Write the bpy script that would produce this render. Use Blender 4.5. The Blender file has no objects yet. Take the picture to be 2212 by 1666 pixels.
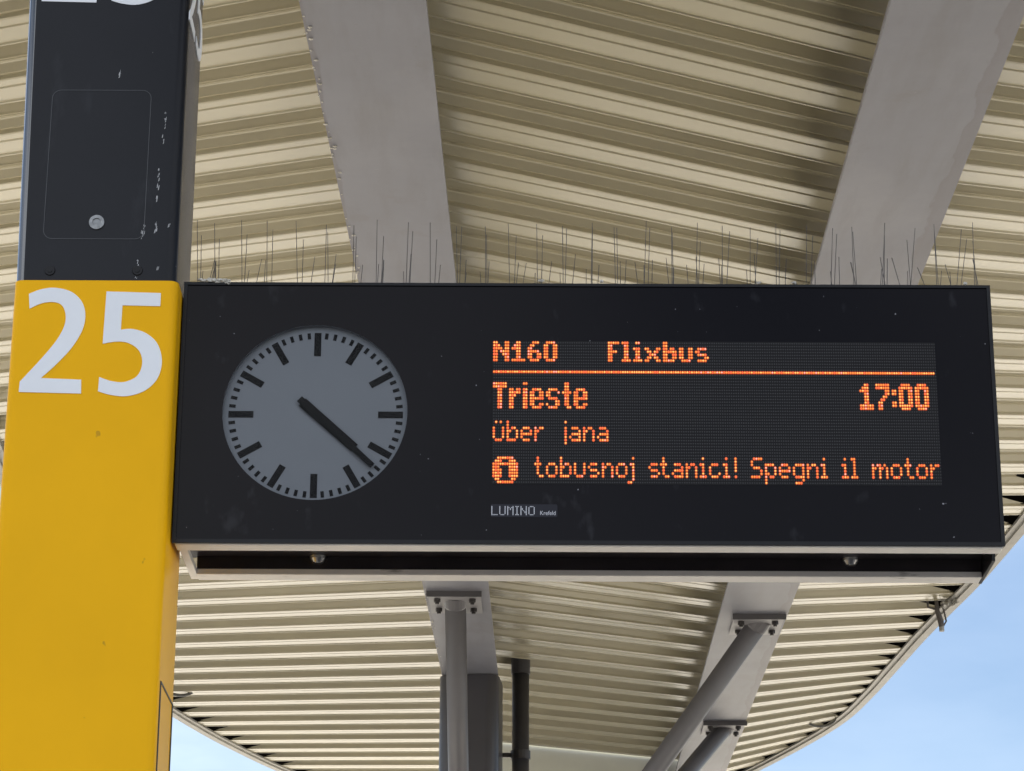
import bpy, bmesh, math, random
from mathutils import Vector, Matrix
from mathutils.geometry import tessellate_polygon
random.seed(7)
sc = bpy.context.scene
COL = sc.collection
# ------------------------------------------------------------------ camera
F, CX, CY = 5900.0, 1106.0, 833.0          # photo measured on a 2212 x 1666 grid
PITCH, ROLL, CAMH = math.radians(19.75), 0.0042, 1.6
CAM = Vector((0, 0, CAMH))
fw = Vector((0, math.cos(PITCH), math.sin(PITCH)))
r0 = Vector((1, 0, 0)); u0 = Vector((0, -math.sin(PITCH), math.cos(PITCH)))
rt = r0 * math.cos(ROLL) + u0 * math.sin(ROLL)
up = u0 * math.cos(ROLL) - r0 * math.sin(ROLL)
cd = bpy.data.cameras.new('camera'); co = bpy.data.objects.new('camera', cd); COL.objects.link(co)
m = Matrix((rt, up, -fw)).transposed().to_4x4(); m.translation = CAM
co.matrix_world = m
cd.sensor_width = 36.0; cd.lens = 36.0 * F / 2212.0; cd.clip_end = 3000; cd.clip_start = 0.05
sc.camera = co
# ------------------------------------------------------------------ light
SUN_EL, SUN_AZ = math.radians(62), math.radians(345)   # azimuth clockwise from +Y
EXPOSURE = 1.5
w = bpy.data.worlds.new('World'); sc.world = w; w.use_nodes = True
nt = w.node_tree; nt.nodes.clear()
out = nt.nodes.new('ShaderNodeOutputWorld'); bg = nt.nodes.new('ShaderNodeBackground')
sky = nt.nodes.new('ShaderNodeTexSky'); sky.sky_type = 'NISHITA'; sky.sun_disc = False
sky.sun_elevation = SUN_EL; sky.sun_rotation = SUN_AZ; sky.air_density = 1.0; sky.dust_density = 0.3; sky.ozone_density = 1.5
tc = nt.nodes.new('ShaderNodeTexCoord'); mp = nt.nodes.new('ShaderNodeMapping')
mp.inputs['Scale'].default_value = (1.0, 1.0, 2.6); mp.inputs['Location'].default_value = (0.35, 0.0, 0.2)
nz = nt.nodes.new('ShaderNodeTexNoise'); nz.inputs['Scale'].default_value = 3.2; nz.inputs['Detail'].default_value = 6; nz.inputs['Roughness'].default_value = 0.55
rmp = nt.nodes.new('ShaderNodeValToRGB'); rmp.color_ramp.elements[0].position = 0.36; rmp.color_ramp.elements[1].position = 0.62
rmp.color_ramp.elements[1].color = (.75, .75, .75, 1)
mx = nt.nodes.new('ShaderNodeMixRGB'); mx.inputs['Color2'].default_value = (21.0, 21.4, 22.0, 1)
nt.links.new(tc.outputs['Generated'], mp.inputs['Vector']); nt.links.new(mp.outputs['Vector'], nz.inputs['Vector'])
nt.links.new(nz.outputs['Fac'], rmp.inputs['Fac']); spw = nt.nodes.new('ShaderNodeSeparateXYZ'); mr = nt.nodes.new('ShaderNodeMapRange')
mr.inputs['From Min'].default_value = .10; mr.inputs['From Max'].default_value = -.16; mr.inputs['To Min'].default_value = .10; mr.inputs['To Max'].default_value = .4
mu = nt.nodes.new('ShaderNodeMath'); mu.operation = 'MULTIPLY'
nt.links.new(tc.outputs['Generated'], spw.inputs[0]); nt.links.new(spw.outputs[0], mr.inputs['Value'])
mr2 = nt.nodes.new('ShaderNodeMapRange')           # unseen bright cloud bank added behind the camera to light the front faces
mr2.inputs['From Min'].default_value = -.05; mr2.inputs['From Max'].default_value = -.5; mr2.inputs['To Min'].default_value = 0; mr2.inputs['To Max'].default_value = 1
nt.links.new(spw.outputs[1], mr2.inputs['Value'])
mxx = nt.nodes.new('ShaderNodeMath'); mxx.operation = 'MAXIMUM'; nt.links.new(mr.outputs['Result'], mxx.inputs[0]); nt.links.new(mr2.outputs['Result'], mxx.inputs[1])
nt.links.new(rmp.outputs['Color'], mu.inputs[0]); nt.links.new(mxx.outputs[0], mu.inputs[1]); nt.links.new(mu.outputs[0], mx.inputs['Fac'])
nt.links.new(sky.outputs['Color'], mx.inputs['Color1']); nt.links.new(mx.outputs['Color'], bg.inputs['Color'])
bg.inputs['Strength'].default_value = 0.044
nt.links.new(bg.outputs['Background'], out.inputs['Surface'])
sd = bpy.data.lights.new('sun', 'SUN'); sd.energy = 5.0; sd.angle = math.radians(0.5); sd.color = (1, .95, .87)
so = bpy.data.objects.new('sun', sd); COL.objects.link(so)
tosun = Vector((math.sin(SUN_AZ) * math.cos(SUN_EL), math.cos(SUN_AZ) * math.cos(SUN_EL), math.sin(SUN_EL)))
so.rotation_euler = tosun.to_track_quat('Z', 'Y').to_euler(); so.location = tosun * 60
vs = sc.view_settings; vs.view_transform = 'Standard'; vs.look = 'None'; vs.exposure = EXPOSURE; vs.gamma = 1; vs.use_curve_mapping = False
sc.cycles.max_bounces = 8; sc.cycles.diffuse_bounces = 5; sc.cycles.use_denoising = True
# ------------------------------------------------------------------ measuring helpers
def ray(px, py): return fw + rt * ((px - CX) / F) + up * ((CY - py) / F)
def onY(px, py, Y): d = ray(px, py); return CAM + d * (Y / d.y)
def onX(px, py, X): d = ray(px, py); return CAM + d * (X / d.x)
def onZ(px, py, Z): d = ray(px, py); return CAM + d * ((Z - CAMH) / d.z)
def onPl(px, py, p0, n): d = ray(px, py); return CAM + d * ((p0 - CAM).dot(n) / d.dot(n))
def proj(p):
    v = p - CAM; z = v.dot(fw)
    return (CX + F * v.dot(rt) / z, CY - F * v.dot(up) / z, z)
# ------------------------------------------------------------------ mesh helpers
def new_mat(name):
    mt = bpy.data.materials.new(name); mt.use_nodes = True
    return mt, mt.node_tree, mt.node_tree.nodes['Principled BSDF']
def node(t, kind, **kw):
    n = t.nodes.new(kind)
    for k, v in kw.items():
        if k in n.inputs: n.inputs[k].default_value = v
        else: setattr(n, k, v)
    return n
def simple(name, col, rough=.5, metal=0.0, spec=.5, var=.06, scale=6.0, bump=0.0, coat=0.0):
    mt, t, b = new_mat(name)
    c = node(t, 'ShaderNodeTexCoord'); n = node(t, 'ShaderNodeTexNoise', Scale=scale, Detail=5.0, Roughness=.6)
    t.links.new(c.outputs['Object'], n.inputs['Vector'])
    r = node(t, 'ShaderNodeValToRGB')
    a = [max(0, x * (1 - var)) for x in col]; z = [min(1, x * (1 + var)) for x in col]
    r.color_ramp.elements[0].position = .3; r.color_ramp.elements[1].position = .7
    r.color_ramp.elements[0].color = (*a, 1); r.color_ramp.elements[1].color = (*z, 1)
    t.links.new(n.outputs['Fac'], r.inputs['Fac']); t.links.new(r.outputs['Color'], b.inputs['Base Color'])
    b.inputs['Roughness'].default_value = rough; b.inputs['Metallic'].default_value = metal
    b.inputs['Specular IOR Level'].default_value = spec; b.inputs['Coat Weight'].default_value = coat; b.inputs['Coat Roughness'].default_value = .05
    if bump:
        bp = node(t, 'ShaderNodeBump', Strength=bump, Distance=.01)
        t.links.new(n.outputs['Fac'], bp.inputs['Height']); t.links.new(bp.outputs['Normal'], b.inputs['Normal'])
    return mt
def overlay(mt, col, scale, lo, hi, stretch=(1, 1, 1), amount=1.0, detail=6.0, loc=(0, 0, 0), rough=.6):
    """mix a stain colour into the base colour where noise is above a threshold"""
    t = mt.node_tree; b = t.nodes['Principled BSDF']
    src = b.inputs['Base Color'].links[0].from_socket
    c = node(t, 'ShaderNodeTexCoord'); mpp = node(t, 'ShaderNodeMapping', Scale=stretch, Location=loc)
    n = node(t, 'ShaderNodeTexNoise', Scale=scale, Detail=detail, Roughness=rough)
    r = node(t, 'ShaderNodeValToRGB')
    r.color_ramp.elements[0].position = lo; r.color_ramp.elements[1].position = hi
    r.color_ramp.elements[1].color = (amount, amount, amount, 1)
    x = node(t, 'ShaderNodeMixRGB', Color2=(*col, 1))
    t.links.new(c.outputs['Object'], mpp.inputs['Vector']); t.links.new(mpp.outputs['Vector'], n.inputs['Vector'])
    t.links.new(n.outputs['Fac'], r.inputs['Fac']); t.links.new(r.outputs['Color'], x.inputs['Fac'])
    t.links.new(src, x.inputs['Color1']); t.links.new(x.outputs['Color'], b.inputs['Base Color'])
    return mt
def emit(name, col, strength):
    mt, t, b = new_mat(name)
    b.inputs['Base Color'].default_value = (.02, .01, .01, 1)
    b.inputs['Emission Color'].default_value = (*col, 1); b.inputs['Emission Strength'].default_value = strength
    return mt
def obj(name, bm, mat, parent=None, smooth=False, label=None):
    me = bpy.data.meshes.new(name)
    bmesh.ops.recalc_face_normals(bm, faces=bm.faces[:]) if not smooth == 'raw' else None
    bm.to_mesh(me); bm.free()
    for mm in (mat if isinstance(mat, (list, tuple)) else [mat]): me.materials.append(mm)
    if smooth is True:
        for p in me.polygons: p.use_smooth = True
    o = bpy.data.objects.new(name, me); COL.objects.link(o)
    if parent:
        o.parent = parent
        pw = Matrix.Translation(WORLD.get(parent.name, Vector((0, 0, 0))))
        o.matrix_parent_inverse = pw.inverted()
    if label: o['label'] = label
    return o
WORLD = {}
def thing(name, label, cat, loc=(0, 0, 0), group=None):
    o = bpy.data.objects.new(name, None); COL.objects.link(o); o.location = loc; o.empty_display_size = .1
    WORLD[o.name] = Vector(loc)
    o['label'] = label; o['category'] = cat
    if group: o['group'] = group
    return o
def tag(o, label, cat, group=None):
    o['label'] = label; o['category'] = cat
    if group: o['group'] = group
    return o
def box(bm, a, b, bev=0.0):
    x0, y0, z0 = a; x1, y1, z1 = b
    v = [bm.verts.new(p) for p in ((x0, y0, z0), (x1, y0, z0), (x1, y1, z0), (x0, y1, z0), (x0, y0, z1), (x1, y0, z1), (x1, y1, z1), (x0, y1, z1))]
    fs = [bm.faces.new([v[i] for i in q]) for q in ((0, 3, 2, 1), (4, 5, 6, 7), (0, 1, 5, 4), (1, 2, 6, 5), (2, 3, 7, 6), (3, 0, 4, 7))]
    if bev:
        es = {e for f in fs for e in f.edges}
        bmesh.ops.bevel(bm, geom=list(es), offset=bev, segments=2, affect='EDGES', profile=.5)
    return bm
def hexa(bm, p):
    v = [bm.verts.new(q) for q in p]
    for q in ((0, 3, 2, 1), (4, 5, 6, 7), (0, 1, 5, 4), (1, 2, 6, 5), (2, 3, 7, 6), (3, 0, 4, 7)): bm.faces.new([v[i] for i in q])
    return bm
def tube(bm, pts, rad, seg=10, cap=True):
    rings = []
    pts = [Vector(p) for p in pts]
    for i, p in enumerate(pts):
        d = (pts[min(i + 1, len(pts) - 1)] - pts[max(i - 1, 0)]).normalized()
        a = d.orthogonal().normalized() if i == 0 else (ax - d * ax.dot(d)).normalized()
        ax = a; b = d.cross(a)
        r = rad[i] if isinstance(rad, (list, tuple)) else rad
        rings.append([bm.verts.new(p + a * math.cos(k * 2 * math.pi / seg) * r + b * math.sin(k * 2 * math.pi / seg) * r) for k in range(seg)])
    for A, B in zip(rings, rings[1:]):
        for k in range(seg): bm.faces.new((A[k], A[(k + 1) % seg], B[(k + 1) % seg], B[k]))
    if cap:
        bm.faces.new(rings[0][::-1]); bm.faces.new(rings[-1])
    return bm
def prism(bm, loop, offset):
    """extruded closed outline (list of Vectors, flat)"""
    a = [bm.verts.new(p) for p in loop]; b = [bm.verts.new(p + offset) for p in loop]
    n = len(loop)
    for tri in tessellate_polygon([loop]):
        try: bm.faces.new([a[i] for i in tri]); bm.faces.new([b[i] for i in tri][::-1])
        except ValueError: pass
    for i in range(n): bm.faces.new((a[i], b[i], b[(i + 1) % n], a[(i + 1) % n]))
    return bm
def rounded(x0, x1, y0, y1, r, seg=6):
    pts = []
    for cx, cy, a0 in ((x1 - r, y1 - r, 0), (x0 + r, y1 - r, 90), (x0 + r, y0 + r, 180), (x1 - r, y0 + r, 270)):
        for k in range(seg + 1):
            a = math.radians(a0 + 90 * k / seg); pts.append((cx + r * math.cos(a), cy + r * math.sin(a)))
    return pts
# ------------------------------------------------------------------ materials
M_deck = simple('cream_coated_steel', (.42, .378, .258), rough=.26, var=.06, scale=1.6, spec=.75)
overlay(M_deck, (.36, .32, .235), 2.2, .55, .85, (1, 1, 1), .5)
def beam_mat(name, edge, loc):
    mt = simple(name, (.226, .228, .262), rough=.5, var=.06, scale=2.2, bump=.04)
    overlay(mt, (.30, .297, .325), 1.1, .5, .7, (1, 1, 1), .5, loc=loc)
    overlay(mt, (.20, .19, .198), 2.6, .60, .64, (1, 1, 1), .35, loc=loc)
    overlay(mt, (.40, .39, .40), 30.0, .76, .79, (.6, 1, 1), .3, detail=2.0, loc=loc)
    overlay(mt, (.185, .18, .19), 5.0, .47, .74, (2.4, .35, 1), .55, detail=7.0, loc=loc)
    overlay(mt, (.20, .19, .19), 60.0, .76, .78, (1, 1, 1), .5, detail=1.0, loc=loc)
    # water stain along one edge of the flange: wandering border, slightly darker rim
    t = mt.node_tree; b = t.nodes['Principled BSDF']; src = b.inputs['Base Color'].links[0].from_socket
    uv = node(t, 'ShaderNodeTexCoord'); sp = node(t, 'ShaderNodeSeparateXYZ'); t.links.new(uv.outputs['UV'], sp.inputs[0])
    mpp = node(t, 'ShaderNodeMapping', Scale=(2.2, 1.3, 1), Location=loc); n = node(t, 'ShaderNodeTexNoise', Scale=1.6, Detail=7.0, Roughness=.55)
    t.links.new(uv.outputs['UV'], mpp.inputs['Vector']); t.links.new(mpp.outputs['Vector'], n.inputs['Vector'])
    def M(op, x, y):
        q = node(t, 'ShaderNodeMath', operation=op)
        for i_, v_ in enumerate((x, y)):
            if isinstance(v_, (int, float)): q.inputs[i_].default_value = v_
            else: t.links.new(v_, q.inputs[i_])
        return q.outputs[0]
    dist = M('SUBTRACT', 1.0, sp.outputs[0]) if edge > 0 else sp.outputs[0]
    wob = M('ADD', M('MULTIPLY', M('SUBTRACT', n.outputs['Fac'], .5), abs(edge) * 3.0), abs(edge))
    e = M('SUBTRACT', wob, dist)                     # > 0 inside the stain
    r = node(t, 'ShaderNodeValToRGB'); cr = r.color_ramp
    cr.elements[0].position = .0; cr.elements[0].color = (0, 0, 0, 1); cr.elements[1].position = 1.0; cr.elements[1].color = (.42, .42, .42, 1)
    for po, va in ((.02, .55), (.06, .38)):
        el = cr.elements.new(po); el.color = (va, va, va, 1)
    t.links.new(M('MULTIPLY', e, 1.0), r.inputs['Fac'])
    x = node(t, 'ShaderNodeMixRGB', Color2=(.165, .15, .158, 1)); t.links.new(r.outputs['Color'], x.inputs['Fac']); t.links.new(src, x.inputs['Color1']); t.links.new(x.outputs['Color'], b.inputs['Base Color'])
    return mt
M_beam1 = beam_mat('grey_painted_steel', -.045, (0, 5, 0)); M_beam2 = beam_mat('grey_painted_steel', .13, (3, 1, 0))
M_strut = simple('dark_grey_paint', (.15, .145, .155), rough=.4, var=.06, scale=5)
M_col = simple('column_paint', (.058, .056, .064), rough=.3, spec=.5, var=.08, scale=3)
M_pipe = simple('dark_pipe_plastic', (.065, .063, .07), rough=.4, var=.1)
M_gal = simple('galvanised_edge_steel', (.36, .35, .32), rough=.5, metal=.25, var=.12, scale=9)
overlay(M_gal, (.24, .18, .12), 14.0, .6, .75, (1, 1, 1), .6)
M_rib_end = simple('black_rib_end', (.004, .0035, .003), spec=0.0, rough=.9, var=.3, scale=40)
M_bolt = simple('dark_bolt_steel', (.06, .055, .055), rough=.45, metal=.5)
M_wallp = simple('pale_render', (.72, .73, .65), rough=.8, var=.03)
M_black = simple('black_powder_coat', (.0085, .0095, .0135), spec=.22, rough=.33, var=.12, scale=3)
overlay(M_black, (.55, .56, .58), 95.0, .785, .80, (1, 1, .3), .75, detail=2.0)
overlay(M_black, (.06, .065, .075), 9.0, .60, .85, (1, 1, .3), .5)
M_panel = simple('black_gloss_glass', (.005, .0042, .0062), spec=.11, rough=.13, var=.1, scale=2)
overlay(M_panel, (.45, .45, .5), 85.0, .80, .815, (1, 1, 1), .6, detail=1.0)
overlay(M_panel, (.028, .028, .033), 14.0, .62, .72, (1, 1, .5), .6, detail=4.0)
M_frame = simple('black_frame_metal', (.006, .006, .008), spec=.25, rough=.35, var=.2, scale=20)
M_yellow = simple('yellow_enamel', (.90, .47, .006), rough=.35, var=.035, scale=3, spec=.08)
overlay(M_yellow, (.30, .17, .03), 26.0, .745, .78, (1, 1, 1), .5, detail=2.0)
M_white = simple('white_lettering_film', (.80, .83, .88), rough=.4, var=.02)
M_tray = simple('dark_tray_paint', (.022, .018, .022), rough=.4, var=.3, scale=9)
M_alu = simple('weathered_white_aluminium', (.92, .90, .87), rough=.34, spec=.8, var=.08, scale=8)
overlay(M_alu, (.22, .20, .19), 16.0, .62, .68, (.25, 1, 1), .7)
M_steel = simple('stainless_steel', (.52, .52, .52), rough=.28, metal=1.0)
M_wire = simple('spike_wire', (.12, .12, .125), rough=.4, metal=.6)
M_corner = simple('gloss_corner_profile', (.012, .016, .024), rough=.12, spec=1.0, coat=1.0)
M_side_sheen = simple('pillar_side_sheen', (.055, .055, .06), rough=.22, var=.1, scale=4)  # lighter grey stands in for the reflection on the black casing's right side
M_line = simple('groove_line', (.055, .058, .066), rough=.5)
M_dial = simple('unlit_dial', (.20, .21, .235), rough=.6, var=.02)
M_mark = simple('dial_black', (.005, .005, .006), rough=.6, spec=.1)
M_plate = simple('nameplate', (.014, .014, .022), rough=.35, spec=.2)
M_print = simple('plate_print', (.55, .56, .62), rough=.5)
M_drop = simple('bird_dropping', (.62, .60, .55), rough=.9, var=.2, scale=60)
M_ground = simple('pale_concrete', (.50, .465, .40), rough=.85, var=.12, scale=.8)
overlay(M_ground, (.30, .28, .25), .5, .5, .7, (1, 1, 1), .5)
M_bounce_dark = simple('asphalt_bounce_sheet', (.045, .045, .047), rough=.95, var=.2, scale=3, spec=.15)
gl, t, b = new_mat('clear_glass'); t.nodes.clear()
o_ = node(t, 'ShaderNodeOutputMaterial'); tr = node(t, 'ShaderNodeBsdfTransparent', Color=(.9, .92, .93, 1)); gg = node(t, 'ShaderNodeBsdfGlossy', Roughness=.04)
fr = node(t, 'ShaderNodeFresnel', IOR=1.16); ms = node(t, 'ShaderNodeMixShader')
t.links.new(fr.outputs[0], ms.inputs[0]); t.links.new(tr.outputs[0], ms.inputs[1]); t.links.new(gg.outputs[0], ms.inputs[2]); t.links.new(ms.outputs[0], o_.inputs['Surface'])
M_glass = gl
# ------------------------------------------------------------------ ground
bm = bmesh.new(); bmesh.ops.create_grid(bm, x_segments=8, y_segments=8, size=900)
g = obj('ground', bm, M_ground); g['kind'] = 'structure'
bm = bmesh.new()  # unseen dark sheets, laid out to cut bounce light on the roof underside
for x0, x1, y0, y1 in ((-120, 120, -300, 6.9), (-120, 120, 14.2, 26.5), (-.9, 3.9, 8.2, 14.2)):
    bm.faces.new([bm.verts.new(q) for q in ((x0, y0, .004), (x1, y0, .004), (x1, y1, .004), (x0, y1, .004))])
g = obj('bounce_sheets', bm, M_bounce_dark); g['kind'] = 'structure'
# ------------------------------------------------------------------ canopy geometry
H0, HANG, DEPTH, STEP = 3.5, .16, .15, .045
VPX, VPY = 1198.0, 2605.0
dB = ray(VPX, VPY); dB = dB / dB.y
R_mid = Vector((1, .55, .024)); R_left = Vector((-1, .60, .12))
nP = dB.cross(R_mid).normalized()
P0 = CAM + Vector((0, 0, H0))
if nP.z < 0: nP = -nP
def beam_pt(px0, s, dz=0.0):
    a = onPl(px0, 0, P0, nP); return a + dB * (s - a.y) + Vector((0, 0, dz))
def s_at(py): return onPl(782 + (VPX - 782) * py / VPY, py, P0, nP).y   # distance along a beam seen at image height py
def tr_right(s):
    tab = [(s_at(0), .12), (s_at(300), .128), (s_at(520), .135), (s_at(670), .15), (s_at(905), .178), (s_at(1326), .19), (s_at(1469), .205), (s_at(1520), .23), (s_at(1562), .26), (s_at(1620), .30), (s_at(1700), .36)]
    if s <= tab[0][0]: return tab[0][1]
    for (a, ta), (b_, tb) in zip(tab, tab[1:]):
        if s <= b_: return ta + (tb - ta) * (s - a) / (b_ - a)
    return tab[-1][1]
def R_right(s): return Vector((1, .55, tr_right(s)))
left_edge = [(-420, -2400), (-400, -1500), (-330, -600), (-220, 0), (-160, 400), (-80, 700), (0, 955), (100, 1190), (200, 1360), (300, 1470), (375, 1528.8), (407, 1548), (440, 1568.3), (473, 1587.4), (509, 1606.5), (546, 1624.4), (583, 1643.5), (621, 1660), (700, 1690), (800, 1722), (960, 1765), (1100, 1800)]
right_edge = [(3000, -2400), (2930, -1200), (2800, 0), (2700, 300), (2550, 600), (2400, 850), (2300, 990), (2212, 1104), (2174, 1151), (2082, 1261), (2017.5, 1325), (1990, 1354.5), (1963, 1382), (1939.5, 1411), (1916, 1436.5), (1894.5, 1462), (1873, 1487), (1851.6, 1508.7), (1830, 1532), (1806.6, 1550.8), (1777, 1571.6), (1744, 1591), (1711, 1609.6), (1679, 1628), (1642.4, 1645), (1626.5, 1655), (1580, 1678), (1500, 1716), (1400, 1760)]
def hit(p, d, poly, default):
    """length along rib direction d at which the rib, starting at p, meets the roof edge"""
    if p.y < 2.2: return default
    a = proj(p); b_ = proj(p + d * 14)
    best = None
    for (x0, y0), (x1, y1) in zip(poly, poly[1:]):
        dx, dy, ex, ey = b_[0] - a[0], b_[1] - a[1], x1 - x0, y1 - y0
        den = dx * ey - dy * ex
        if abs(den) < 1e-9: continue
        tt = ((x0 - a[0]) * ey - (y0 - a[1]) * ex) / den; uu = ((x0 - a[0]) * dy - (y0 - a[1]) * dx) / den
        if 0 <= uu <= 1 and 0 < tt <= 1 and (best is None or tt < best): best = tt
    if best is None: return None
    # image fraction -> length
    return 14 * best * a[2] / (b_[2] - best * (b_[2] - a[2]))
B1L, B1R, B2L, B2R = 645, 920, 1925, 2225
S_MIN, S_END = 5.6, s_at(1606)
# deck profile: (fraction of the pitch, height above the lowest flange)
PROF = [(0.0, 0.0), (.095, 0.0), (.103, .006), (.131, .006), (.139, .001), (.372, .001), (.379, -.004), (.394, -.004), (.400, .002), (.405, .006), (.462, DEPTH * .93), (.48, DEPTH), (.655, DEPTH), (.675, DEPTH * .95),
        (.798, STEP + .006), (.806, STEP - .002), (.828, STEP - .002), (.832, STEP + .004), (.840, STEP + .004), (.844, STEP - .001), (.868, STEP - .002), (.878, STEP - .006), (.915, .010), (.922, .016), (.968, .016), (.976, .001)]
def find_s(px, py, px0, Rf):
    """position along the beam of the rib seen at a photo pixel"""
    def err(s):
        p = beam_pt(px0, s, HANG); d = Rf(s); a = proj(p - d * .3); b_ = proj(p + d * 5); f_ = (px - a[0]) / (b_[0] - a[0])
        return a[1] + (b_[1] - a[1]) * f_ - py
    lo, hi = 4.5, 30.0
    for _ in range(60):
        md = (lo + hi) / 2
        if err(md) < 0: lo = md
        else: hi = md
    return (lo + hi) / 2
def deck(name, px0, Rf, refs, poly, width_to, dflt, smax, parent, label):
    bm = bmesh.new(); rows = []
    (xa, ya), (xb, yb), cnt = refs; s0 = find_s(xa, ya, px0, Rf); P = (find_s(xb, yb, px0, Rf) - s0) / cnt
    n0 = math.floor((S_MIN - s0) / P); n1 = math.ceil((smax - s0) / P)
    last = dflt
    for n in range(n0, n1):
        for f, z in PROF:
            s = s0 + (n + f) * P
            if s > smax: continue
            p = beam_pt(px0, s, HANG); d = Rf(s)
            if width_to is not None:
                u = beam_pt(width_to, 0).x - beam_pt(px0, 0).x + (dB.x * 0) ; u = u / (1 - d.y * dB.x)
            else:
                u = hit(p, d, poly, dflt)
                if u is None: u = last if s < 6 else 0.02
                last = u
            up_ = Vector((0, 0, z))
            rows.append((bm.verts.new(p - d * .13 + up_), bm.verts.new(p + d * (u * .5) + up_), bm.verts.new(p + d * (u + (.13 if width_to is not None else .03)) + up_)))
    for A, B in zip(rows, rows[1:]):
        bm.faces.new((A[0], A[1], B[1], B[0])); bm.faces.new((A[1], A[2], B[2], B[1]))
    return obj(name, bm, M_deck, parent, label=label)
S_END = find_s(1150, 1612, B1R, lambda s: R_mid)
canopy = thing('bus_station_canopy', 'large cream ribbed steel canopy roof on grey beams over the display board', 'canopy', (0, 12, 0))
# bays
deck('roof_deck', B1L, lambda s: R_left, ((655, 63), (913, 1275.7), 18), left_edge, None, 7.0, s_at(1790), canopy, 'ribbed cream bay left of the wide straight beam')
deck('roof_deck', B1R, lambda s: R_mid, ((930.6, 113), (1056, 1272.7), 17), None, B2L, 0, S_END, canopy, 'ribbed cream bay between the two grey beams')
deck('roof_deck', B2R, R_right, ((2116.6, 249), (2001, 540.3), 3), right_edge, None, 7.0, s_at(1740), canopy, 'ribbed cream bay right of the slanted beam')
# beams: boxes hanging a little below the deck
def beam(pl, pr, s1, mat, label):
    bm = bmesh.new(); n = 24; uvl = bm.loops.layers.uv.new('UVMap')
    def sweep_quad(fa, fb, za, zb):
        rings = []
        for i in range(n + 1):
            s = S_MIN - 1 + (s1 - S_MIN + 1) * i / n
            a, b_ = beam_pt(pl, s), beam_pt(pr, s); p, q = a.lerp(b_, fa), a.lerp(b_, fb)
            rings.append((s, [bm.verts.new(v) for v in (p + Vector((0, 0, za)), q + Vector((0, 0, za)), q + Vector((0, 0, zb)), p + Vector((0, 0, zb)))]))
        uu = (fa, fb, fb, fa)
        for (sa, A), (sb, B) in zip(rings, rings[1:]):
            for k in range(4):
                k2 = (k + 1) % 4; f = bm.faces.new((A[k], A[k2], B[k2], B[k]))
                for lo_, co_ in zip(f.loops, ((uu[k], sa), (uu[k2], sa), (uu[k2], sb), (uu[k], sb))): lo_[uvl].uv = co_
        bm.faces.new(rings[0][1][::-1]); bm.faces.new(rings[-1][1])
    sweep_quad(0, 1, 0, .022)            # wide bottom flange
    sweep_quad(.36, .64, .0225, .42)     # web
    return obj('beam', bm, mat, canopy, label=label)
S_COL = s_at(1452)
beam1 = beam(B1L, B1R, S_COL + .55, M_beam1, 'wide flat grey beam running straight to the column')
beam2 = beam(B2L, B2R, s_at(1735), M_beam2, 'flat grey beam slanting down to the lower right with stained edge')
# pale sealant blobs along the left edge of the first beam
bm = bmesh.new()
for i in range(70):
    s = s_at(random.uniform(0, 1) ** .8 * 600) if i < 45 else s_at(random.uniform(1262, 1440))
    p = beam_pt(B1L, s, -.004) + Vector((random.uniform(.0, .02), 0, 0)); r = random.uniform(.002, .0055)
    bmesh.ops.create_icosphere(bm, subdivisions=1, radius=r, matrix=Matrix.Translation(p) @ Matrix.Diagonal((random.uniform(.7, 1.8), random.uniform(.7, 1.6), .6, 1)))
obj('sealant_beads', bm, M_drop, beam1)['kind'] = 'stuff'
# edge trims, near-black sloped blocks in the recesses at the ribs' ends
def edge_points(px0, Rf, poly, dflt, smax):
    pts = []; s = S_MIN; last = dflt
    while s < smax:
        p = beam_pt(px0, s, HANG); d = Rf(s); u = hit(p, d, poly, dflt)
        if u is None: u = last if s < 6 else None
        if u is None: break
        last = u; pts.append((p + d * u, d)); s += .12 if s > 2 else .5
    return pts
def sweep(name, pts, side, prof, mat, parent, inset=0.0, label=None):
    bm = bmesh.new(); rings = []
    n = len(pts)
    sm = [sum((pts[min(max(i + k, 0), n - 1)][0] for k in range(-3, 4)), Vector()) / 7 for i in range(n)]
    for i in range(0, n):
        tg = (sm[min(i + 1, n - 1)] - sm[max(i - 1, 0)]); tg.z = 0; tg.normalize()
        nr = Vector((tg.y, -tg.x, 0)) * side
        base = sm[i] - pts[i][1].normalized() * inset
        rings.append([bm.verts.new(base + nr * a + Vector((0, 0, z))) for a, z in prof])
    k = len(prof)
    for A, B in zip(rings, rings[1:]):
        for j in range(k): bm.faces.new((A[j], A[(j + 1) % k], B[(j + 1) % k], B[j]))
    return obj(name, bm, mat, parent, label=label)
lp = edge_points(B1L, lambda s: R_left, left_edge, 7.0, s_at(1780))
rp = edge_points(B2R, R_right, right_edge, 7.0, s_at(1735))
TR = [(0, -.012), (.035, -.012), (.035, -.026), (.085, -.030), (.095, -.02), (.095, .20), (0, .20)]
sweep('edge_trim', lp, -1, TR, M_gal, canopy, label='curved grey edge strip at the lower left roof edge')
sweep('edge_trim', rp, 1, TR, M_gal, canopy, label='curved grey edge strip along the right roof edge')
FL = [(.0, .004), (-.34, .026), (-.52, .150), (-.52, .19), (0, .19)]
sweep('rib_end_block', [q for q in lp if q[0].y > s_at(1330)], -1, [(0, .004), (-.28, .026), (-.42, .150), (-.42, .19), (0, .19)], M_rib_end, canopy)
sweep('rib_end_block', rp, 1, FL, M_rib_end, canopy)
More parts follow.
